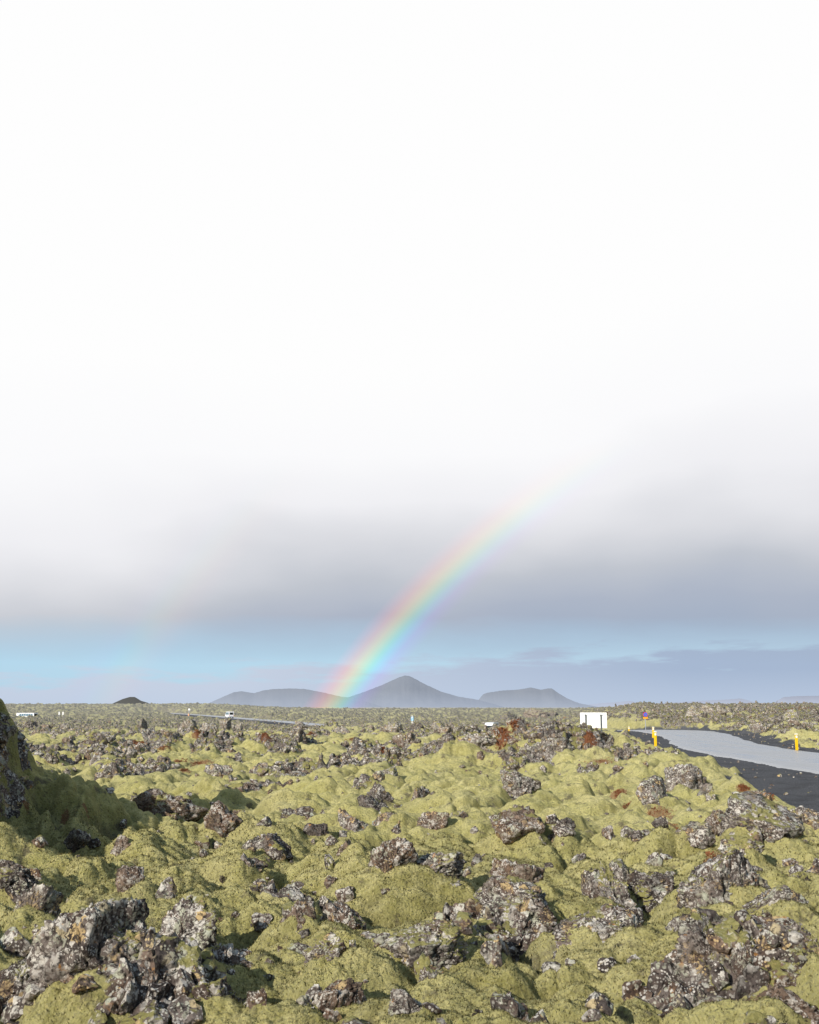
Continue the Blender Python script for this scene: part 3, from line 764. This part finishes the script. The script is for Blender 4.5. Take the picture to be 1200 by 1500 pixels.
# woolly fringe of the nearer moss
def tufts(N=350000):
    rs = np.random.RandomState(12)
    d = 5.6 * (19 / 5.6) ** rs.rand(N); a = np.radians(rs.uniform(-24, 24, N)); x, y = d * np.sin(a), d * np.cos(a)
    z, rk, cor, p1, p2 = height(x, y)
    m = (rk < .25) & (cor < .2); x, y, z, d = x[m], y[m], z[m], d[m]; n = len(x)
    k = (d / 7) ** .8; ln = (.008 + .015 * rs.rand(n)) * k; w = .0032 * k
    ang = rs.rand(n) * 6.28; bx, by = np.cos(ang) * w, np.sin(ang) * w
    lx, ly = rs.randn(n) * ln * .55, rs.randn(n) * ln * .55
    v = np.stack([np.stack([x - bx, y - by, z - .004], -1), np.stack([x + bx, y + by, z - .004], -1), np.stack([x + lx, y + ly, z + ln * .8], -1)], 1)
    t = NT('moss_fibres'); P = t.pos()
    c = t.mix(t.noise(P, 60, 3, .7), (.26, .225, .075), (.72, .63, .32)); c = t.mix(t.ramp(t.noise(P, 1.3, 3), [(.4, 0), (.6, .5)]), c, (.33, .285, .10))
    e = .04; z0 = height(x, y, False); gx = (height(x + e, y, False) - z0) / e; gy = (height(x, y + e, False) - z0) / e
    nn = np.stack([-gx, -gy, np.ones(n)], -1); nn /= np.linalg.norm(nn, axis=1)[:, None]
    me = np_mesh('moss_tufts', v.reshape(-1, 3), np.arange(n * 3).reshape(-1, 3), True)
    me.normals_split_custom_set_from_vertices(np.repeat(nn, 3, 0).tolist())
    o = link('moss_tufts', me, t.out(c, .95, .05))
    tag(o, 'fine woolly fibres of the pale green moss cushions in the foreground', 'moss', kind='stuff')
tufts()

# red-brown low plants
def red_plants():
    rs = np.random.RandomState(3); vs = []; n = 0
    for (cx, cy, sx, sy, _) in REDS:
        if cy > 130 or (cx < -3.5 and cy < 26): continue
        k = int(min(420, 90 + 160 * sx)); x = cx + rs.randn(k) * sx * .42; y = cy + rs.randn(k) * sy * .42
        z = height(x, y, False); hgt = (.012 + .025 * rs.rand(k)) * (1 + cy * .012) * (3.0 if 40 < cy < 60 and 2 < cx < 6 else 1)
        if 40 < cy < 60 and 2 < cx < 6: k = k // 2; x, y, z, hgt = x[:k], y[:k], z[:k], hgt[:k]
        for j in range(3):
            a = rs.rand(k) * 6.28; w = np.minimum(hgt * .28, .022 + hgt * .06)
            bx, by = np.cos(a) * w, np.sin(a) * w; lx, ly = rs.randn(k) * hgt * .5, rs.randn(k) * hgt * .5
            q = np.stack([np.stack([x - bx, y - by, z - .01], -1), np.stack([x + bx, y + by, z - .01], -1), np.stack([x + lx + bx, y + ly + by, z + hgt * .7], -1), np.stack([x + lx * 1.5, y + ly * 1.5, z + hgt], -1)], 1)
            vs.append(q.reshape(-1, 3)); n += k
    t = NT('red_leaves'); P = t.pos()
    c = t.mix(t.noise(P, 14, 4, .7), (.11, .045, .024), (.30, .115, .05)); m = t.out(c, .85, .1)
    o = link('red_ground_cover', np_mesh('red_ground_cover', np.concatenate(vs), np.arange(n * 4).reshape(-1, 4), False), m)
    tag(o, 'low rust-red plants growing in patches among the moss', 'plants', kind='stuff')
red_plants()

# ------------------------------------------------------------------ posts, signs, board
M_YEL = mat_simple('yellow_plastic', (.80, .50, .008), .45, .4, .06)
M_WHT = mat_simple('white_paint', (.78, .78, .77), .5, .3, .05, 2)
M_REFL = mat_simple('white_reflector', (.82, .82, .78), .3, .5, .04)
M_STEEL = mat_simple('grey_steel', (.36, .37, .39), .5, .4, .12, 5, .3)
M_DARKST = mat_simple('dark_steel', (.06, .075, .08), .5, .3, .15)
M_BLUE = mat_simple('blue_sign', (.02, .16, .62), .4, .4, .05)
M_LBLUE = mat_simple('light_blue_sign', (.16, .50, .80), .4, .4, .05)
M_RED = mat_simple('red_sign', (.62, .02, .05), .4, .4, .05)
M_ORG = mat_simple('orange_plate', (.85, .38, .01), .4, .4, .05)
M_PALEORG = mat_simple('faded_orange', (.75, .40, .22), .5, .3, .08)

def marker(x, y, hgt, rz, label, lean=0):
    t = empty('marker_post', (x, y, gz(x, y) - .02), rz); t.rotation_euler = (lean, lean * .6, rz)
    b = add_box(bmesh.new(), (0, 0, hgt * .5 - .15), (.15, .07, hgt + .3), .02)
    for v in b.verts:                                      # top cut on the slant
        if v.co.z > hgt - .1: v.co.z -= .25 * (v.co.x + .075)
    bm_obj('post', b, M_YEL, t)
    box('reflector', (0, -.040, hgt - .15), (.10, .012, .12), M_REFL, t, .004)
    cp = add_box(bmesh.new(), (0, 0, hgt - .02), (.16, .08, .05), .01); bm_obj('cap', cp, M_REFL, t)
    tag(t, label, 'marker post', 'yellow marker posts along the road'); return t
marker(13.3, 60.3, .99, .1, 'nearest yellow marker post on the near gravel verge, left of the road')
marker(17.6, 80.5, .78, -.1, 'second yellow marker post just behind the nearest one, partly hidden by it', .05)
marker(20.3, 103, .42, 0, 'farthest yellow marker post, only its top showing behind rocks left of the road')
marker(20.3, 58.5, .86, .1, 'yellow marker post on the far road edge at the right, reflected in wet asphalt')

t = empty('information_board', (14.9, 90, gz(14.9, 90)), R(-14))
zt = EYE - 90 * 10.5 / FPX - t.location.z
box('panel', (0, 0, zt - .62), (2.14, .05, 1.24), M_WHT, t, .012)
for sx in (-.61, .61):
    box('post', (sx, -.075, zt / 2 - .14), (.10, .095, zt - .02), M_DARKST, t, .01)
    box('bracket', (sx, -.072, zt - .2), (.22, .07, .05), M_STEEL, t)
tag(t, 'white board seen from behind on two dark posts beyond the knoll', 'board')

t = empty('road_sign', (22.4, 105.5, gz(22.4, 105.5)), R(8))
hz_ = 1.62 - t.location.z
cyl('post', (0, .035, hz_ / 2 - .1), .035, hz_ + .2, M_STEEL, t)
cyl('sign_face', (0, -.01, hz_ - .2), .235, .03, M_RED, t, 'Y', 36)
cyl('blue_disc', (0, -.032, hz_ - .2), .19, .02, M_BLUE, t, 'Y', 36)
bm_obj('slash', add_box(bmesh.new(), (0, -.046, hz_ - .2), (.04, .012, .31), 0, Matrix.Rotation(R(-45), 3, 'Y')), M_RED, t)
box('lower_plate', (0, -.01, hz_ - .52), (.46, .03, .16), M_ORG, t, .005)
tag(t, 'round blue sign with red ring above an orange plate by the road', 'road sign')

p = at(604, 1063); t = empty('road_sign', (p.x, p.y, gz(p.x, p.y)), R(5))
k = p.y / 260
cyl('post', (0, .06 * k, 1.1 * k), .11 * k, 2.4 * k, M_WHT, t)
box('sign_face', (0, 0, 1.55 * k), (.55 * k, .06 * k, .95 * k), M_LBLUE, t, .02)
box('white_symbol', (-.02, -.05 * k, 1.83 * k), (.3 * k, .04 * k, .3 * k), M_WHT, t, .02)
tag(t, 'light blue sign with white symbol on a white post in the far lava', 'road sign')

p = at(277, 1049.5); t = empty('roadside_marker', (p.x, p.y, gz(p.x, p.y)), 0); k = p.y / 400
cyl('post', (0, .05, 1.2 * k), .17 * k, 2.6 * k, M_STEEL, t)
cyl('sign_face', (0.02, -.2 * k, 2.45 * k), .38 * k, .08 * k, M_WHT, t, 'Y', 28)
box('orange_band', (-.16 * k, -.2 * k, .55 * k), (.44 * k, .1 * k, .75 * k), M_PALEORG, t, .02)
tag(t, 'slim grey post with white disc on top and pale orange base, far left', 'roadside marker')

for j, (px, lab) in enumerate([(86.5, 'left of two short white panels far off beside the shaded bank'), (92, 'right of two short white panels far off beside the shaded bank')]):
    p = at(px, 1050); t = empty('white_panel', (p.x, p.y, gz(p.x, p.y)), R(10)); k = p.y / 400
    box('panel', (0, 0, 1.1 * k), (.5 * k, .1, 1.1 * k), M_WHT, t, .02); box('post', (0, .12, .5 * k), (.14 * k, .1, 1.3 * k), M_STEEL, t)
    tag(t, lab, 'panel')

# ------------------------------------------------------------------ vehicles on the far road
M_BODY = mat_simple('white_car_paint', (.80, .80, .81), .25, .5, .02, 3)
M_GLASS = mat_simple('dark_glass', (.02, .025, .03), .08, .6, .1)
M_GLASSB = mat_simple('bluish_glass', (.12, .20, .26), .08, .6, .1)
M_TYRE = mat_simple('tyre_rubber', (.02, .02, .02), .9, .1, .1)
M_LAMP = mat_simple('lamp_red', (.55, .02, .02), .3, .5, .05)
M_BUMP = mat_simple('dark_bumper', (.05, .05, .055), .7, .2, .1)
def vehicle(name, loc, rz, L_, W, H, prof, nwin, label, cat, z_win):
    t = empty(name, loc, rz)
    prism('body', [(a * L_, b * H) for a, b in prof], -W / 2, W / 2, M_BODY, t, .06)
    z0, z1 = z_win
    for sx in (-1, 1):
        ln = .78 * L_ / nwin
        for k in range(nwin):
            box('side_window', (sx * (W / 2 + .004), -L_ * .45 + ln * (k + .5), (z0 + z1) / 2 * H), (.03, ln * .88, (z1 - z0) * H), M_GLASSB, t, .01)
        box('tail_lamp', (sx * (W / 2 - .12), -L_ / 2 - .012, .42 * H), (.14, .03, .16 * H), M_LAMP, t, .005)
        box('headlight', (sx * (W / 2 - .2), L_ / 2 + .012, .33 * H), (.3, .03, .16), M_REFL, t, .005)
        for sy in (-.3, .32):
            w = cyl('wheel', (sx * (W / 2 - .09), sy * L_, .36), .36, .24, M_TYRE, t, 'X', 24)
            cyl('rim', (sx * (W / 2 + .035), sy * L_, .36), .21, .02, M_STEEL, w, 'X', 18)
    box('rear_window', (0, -L_ / 2 - .004, (z0 + z1) / 2 * H), (W * .74, .03, (z1 - z0) * H), M_GLASS, t, .01)
    # sloping windscreen on the front of the roofline
    fr_ = [q for q in prof if q[0] > .1]
    a = max(fr_, key=lambda q: q[1]); b_ = [q for q in fr_ if q[1] < a[1] and q[1] > .4][0] if [q for q in fr_ if q[1] < a[1] and q[1] > .4] else (.5, .5)
    ya, za, yb, zb = a[0] * L_, a[1] * H, b_[0] * L_, b_[1] * H
    ang = math.atan2(ya - yb, za - zb)
    bm_obj('windscreen', add_box(bmesh.new(), (0, (ya + yb) / 2 + .01, (za + zb) / 2), (W * .82, .03, math.hypot(ya - yb, za - zb) * .8), .01, Matrix.Rotation(-ang, 3, 'X')), M_GLASS, t)
    box('bumper', (0, -L_ / 2 - .03, .2 * H), (W * .96, .12, .16), M_BUMP, t, .03)
    box('bumper', (0, L_ / 2 + .03, .2 * H), (W * .96, .12, .16), M_BUMP, t, .03)
    tag(t, label, cat); return t
VAN = [(-.5, .13), (.5, .13), (.5, .46), (.44, .54), (.30, .93), (.22, 1), (-.47, 1), (-.5, .93)]
BUS = [(-.5, .1), (.5, .1), (.5, .5), (.485, .94), (.47, 1), (-.49, 1), (-.5, .94)]
# small minibus at the left end of the far road strip
d = 455; vehicle('minibus', (-72.5 * 1.02, 456, FRZ + .12), R(28), 5.2, 2.1, 2.55, VAN, 3, 'white minibus seen from behind on the far road, left of centre', 'minibus', (.52, .88))
d = 240; x, y = (717.5 - 600) / FPX * d, d
vehicle('van', (x, y, EYE - d * 24.5 / FPX - 2.2), R(158), 4.8, 1.9, 2.2, VAN, 3, 'white van half hidden behind the left side of the central knoll', 'van', (.52, .88))
d = 500; x, y = (49 - 600) / FPX * d, d
vehicle('coach', (x, y, EYE - d * 12.8 / FPX - 2.75), R(62), 11.0, 2.5, 3.3, BUS, 6, 'white coach with dark windows, low behind the shaded left bank', 'coach', (.58, .90))

# ------------------------------------------------------------------ rainbow: a band 42 degrees round the point opposite the sun
SUN_AZ, SUN_EL = R(212), R(23)
sun_v = Vector((math.sin(SUN_AZ) * math.cos(SUN_EL), math.cos(SUN_AZ) * math.cos(SUN_EL), math.sin(SUN_EL)))
ax = -sun_v; e1 = ax.cross(Vector((0, 0, 1))).normalized(); e2 = e1.cross(ax).normalized()
def rainbow(a0, a1, az0, az1, gain, flip, label):
    th = np.radians(np.linspace(a0, a1, 40)); ph = np.linspace(-math.pi, 0, 400)
    T_, P_ = np.meshgrid(th, ph)
    axn, e1n, e2n = np.array(ax), np.array(e1), np.array(e2)
    dirs = np.cos(T_)[..., None] * axn + np.sin(T_)[..., None] * (np.cos(P_)[..., None] * e1n - np.sin(P_)[..., None] * e2n)
    BOW = 1400.
    pts = dirs * (BOW / np.maximum(np.sqrt(dirs[..., 0] ** 2 + dirs[..., 1] ** 2), .3))[..., None]
    pts[..., 2] += EYE
    azd = np.degrees(np.arctan2(pts[..., 0], pts[..., 1])); eld = np.degrees(np.arctan2(pts[..., 2] - EYE, np.hypot(pts[..., 0], pts[..., 1])))
    rows = (azd.mean(1) > az0) & (azd.mean(1) < az1) & (eld.max(1) > -.6)
    pts = pts[rows]; u = np.broadcast_to(np.linspace(0, 1, 40)[::flip], pts.shape[:2]); el = eld[rows]
    n1, n2 = pts.shape[:2]; ii = np.arange(n1 * n2).reshape(n1, n2)
    f = np.stack([ii[:-1, :-1], ii[:-1, 1:], ii[1:, 1:], ii[1:, :-1]], -1).reshape(-1, 4)
    me = np_mesh('rainbow', pts.reshape(-1, 3), f)
    at_ = me.attributes.new('band', 'FLOAT_COLOR', 'POINT')
    at_.data.foreach_set('color', np.stack([u, np.clip(el / 20, 0, 1), u * 0, u * 0 + 1], -1).astype(F32).ravel())
    t = NT('rainbow_light'); q = t.n('ShaderNodeAttribute', _attribute_name='band'); s = t.n('ShaderNodeSeparateColor'); t.l(q.outputs['Color'], s.inputs[0])
    col = t.ramp(s.outputs[0], [(0, (0, 0, 0)), (.10, (.05, .02, .10)), (.22, (.09, .06, .26)), (.33, (.02, .22, .36)), (.44, (.03, .40, .17)), (.54, (.34, .42, .04)), (.64, (.55, .30, .02)), (.76, (.52, .13, .05)), (.87, (.26, .04, .05)), (1, (0, 0, 0))])
    st = t.ramp(s.outputs[1], [(0, .62), (.10, .72), (.25, .50), (.42, .26), (.56, .09), (.68, 0)])
    e = t.n('ShaderNodeEmission'); t.l(col, e.inputs['Color']); st = t.math('MULTIPLY', st, gain); t.l(st, e.inputs['Strength'])
    tr = t.n('ShaderNodeBsdfTransparent')
    tint = t.ramp(s.outputs[0], [(0, (1, 1, 1)), (.22, (.86, .80, .98)), (.38, (.66, .95, .98)), (.50, (.75, .98, .72)), (.62, (1, .92, .55)), (.76, (1, .72, .62)), (.90, (1, .92, .92)), (1, (1, 1, 1))])
    t.l(t.mix(t.math('MINIMUM', t.math('MULTIPLY', st, .95), .8), (1, 1, 1), tint), tr.inputs['Color']); a = t.n('ShaderNodeAddShader'); t.l(e.outputs[0], a.inputs[0]); t.l(tr.outputs[0], a.inputs[1])
    o = t.n('ShaderNodeOutputMaterial'); t.l(a.outputs[0], o.inputs['Surface'])
    bow = link('rainbow', me, t.m); tag(bow, label, 'rainbow')
rainbow(40.2, 43.1, -14, 22, .62, 1, 'bright rainbow arching up to the right from the far lava field into grey cloud')
rainbow(50.0, 53.6, -24, 4, .07, -1, 'very faint second rainbow outside the bright one, low at the far left')

# ------------------------------------------------------------------ sky and sun
w = bpy.data.worlds.new('World'); scene.world = w; w.use_nodes = True
t = NT.__new__(NT); t.t = w.node_tree; t.t.nodes.clear()
G = t.n('ShaderNodeTexCoord').outputs['Generated']
sp = t.n('ShaderNodeSeparateXYZ'); t.l(G, sp.inputs[0])
el = t.math('MULTIPLY', t.math('ARCSINE', sp.outputs[2]), 57.2958)
azm = t.math('MULTIPLY', t.math('ARCTAN2', sp.outputs[0], sp.outputs[1]), 57.2958)
front = t.ramp(t.math('ADD', t.math('MULTIPLY', sp.outputs[1], .5), .5), [(.40, 0), (.70, 1)])
# white cloud bank fills the view; unseen sky beyond is thinned to cut fill light
gap = t.math('MULTIPLY', t.ramp(t.math('DIVIDE', el, 90), [(.43, 1), (.58, .30)]), t.ramp(t.math('DIVIDE', t.math('ABSOLUTE', azm), 180), [(.19, 1), (.36, .35)]))
deckf = t.math('MULTIPLY', front, gap)
def mapped(sc):
    mp = t.n('ShaderNodeMapping'); mp.inputs['Scale'].default_value = sc; t.l(G, mp.inputs['Vector']); return mp.outputs['Vector']
nb = t.math('SUBTRACT', t.noise(mapped((1, 1, 1.6)), 3.2, 3, .5), .5)
nf = t.math('SUBTRACT', t.noise(mapped((1, 1, 3.5)), 9, 6, .6), .5)
tilt = t.math('MULTIPLY', t.math('ADD', azm, 0), .085)
ele = t.math('ADD', t.math('SUBTRACT', el, tilt), t.math('ADD', t.math('MULTIPLY', nb, 7.0), t.math('MULTIPLY', nf, .8)))
deck = t.ramp(t.math('DIVIDE', ele, 18.5), [(0, (.36, .44, .57)), (.15, (.37, .44, .56)), (.24, (.42, .47, .57)), (.33, (.53, .56, .62)), (.43, (.70, .71, .75)), (.55, (.87, .87, .90)), (.72, (.96, .96, .975)), (1, (.99, .99, .99))])
edge = t.math('ADD', t.math('ADD', el, t.math('MULTIPLY', nf, 1.0)), t.math('MULTIPLY', t.math('ABSOLUTE', azm), 0.01))
m1 = t.ramp(t.math('DIVIDE', edge, 8), [(.27, 0), (.58, 1)])
nl = t.math('SUBTRACT', t.noise(mapped((1, 1, 7)), 11, 7, .6), .5)
le = t.math('ADD', t.math('ADD', el, t.math('MULTIPLY', nl, 4.5)), t.math('MULTIPLY', azm, -.045))
m2 = t.ramp(t.math('DIVIDE', le, 4), [(.42, .95), (.60, 0)])
lowc = t.mix(t.ramp(t.math('ADD', t.math('DIVIDE', azm, 40), .5), [(.25, 0), (.85, 1)]), (.58, .64, .76), (.38, .47, .63))
lowc = t.mix(t.ramp(t.math('DIVIDE', el, 2.2), [(0, .7), (.8, 0)]), lowc, (.53, .62, .77))
sky = t.n('ShaderNodeTexSky', _sky_type='NISHITA', _sun_disc=False, _sun_elevation=SUN_EL, _sun_rotation=SUN_AZ)
sky.air_density = 1.0; sky.dust_density = .4; sky.ozone_density = 1.5
bg0 = t.n('ShaderNodeBackground'); t.l(sky.outputs[0], bg0.inputs['Color']); bg0.inputs['Strength'].default_value = .10
clear = t.n('ShaderNodeBackground'); t.l(t.mix(t.ramp(t.math('ADD', t.math('DIVIDE', azm, 40), .5), [(.1, 0), (.9, 1)]), (.41, .69, .95), (.38, .59, .84)), clear.inputs['Color'])
strip = t.n('ShaderNodeMixShader'); t.l(t.math('MULTIPLY', front, .75), strip.inputs[0]); t.l(bg0.outputs[0], strip.inputs[1]); t.l(clear.outputs[0], strip.inputs[2])
bg1 = t.n('ShaderNodeBackground'); t.l(lowc, bg1.inputs['Color'])
bg2 = t.n('ShaderNodeBackground'); t.l(deck, bg2.inputs['Color'])
x1 = t.n('ShaderNodeMixShader'); t.l(t.math('MULTIPLY', m2, front), x1.inputs[0]); t.l(strip.outputs[0], x1.inputs[1]); t.l(bg1.outputs[0], x1.inputs[2])
x2 = t.n('ShaderNodeMixShader'); t.l(t.math('MULTIPLY', m1, deckf), x2.inputs[0]); t.l(x1.outputs[0], x2.inputs[1]); t.l(bg2.outputs[0], x2.inputs[2])
o = t.n('ShaderNodeOutputWorld'); t.l(x2.outputs[0], o.inputs['Surface'])

sd = bpy.data.lights.new('sun', 'SUN'); sd.energy = 5.0; sd.angle = R(.5); sd.color = (1, .95, .87)
so = bpy.data.objects.new('sun', sd); C.objects.link(so); so.rotation_euler = sun_v.to_track_quat('Z', 'Y').to_euler()

# ------------------------------------------------------------------ camera
cd = bpy.data.cameras.new('camera'); co = bpy.data.objects.new('camera', cd); C.objects.link(co)
cd.sensor_fit = 'HORIZONTAL'; cd.sensor_width = 36; cd.lens = 36 * FPX / 1200
cd.clip_start = .1; cd.clip_end = 30000
co.location = (0, 0, EYE); co.rotation_euler = (R(90) + PITCH, 0, 0)
scene.camera = co
scene.view_settings.view_transform = 'Standard'; scene.view_settings.look = 'None'; scene.view_settings.exposure = 0
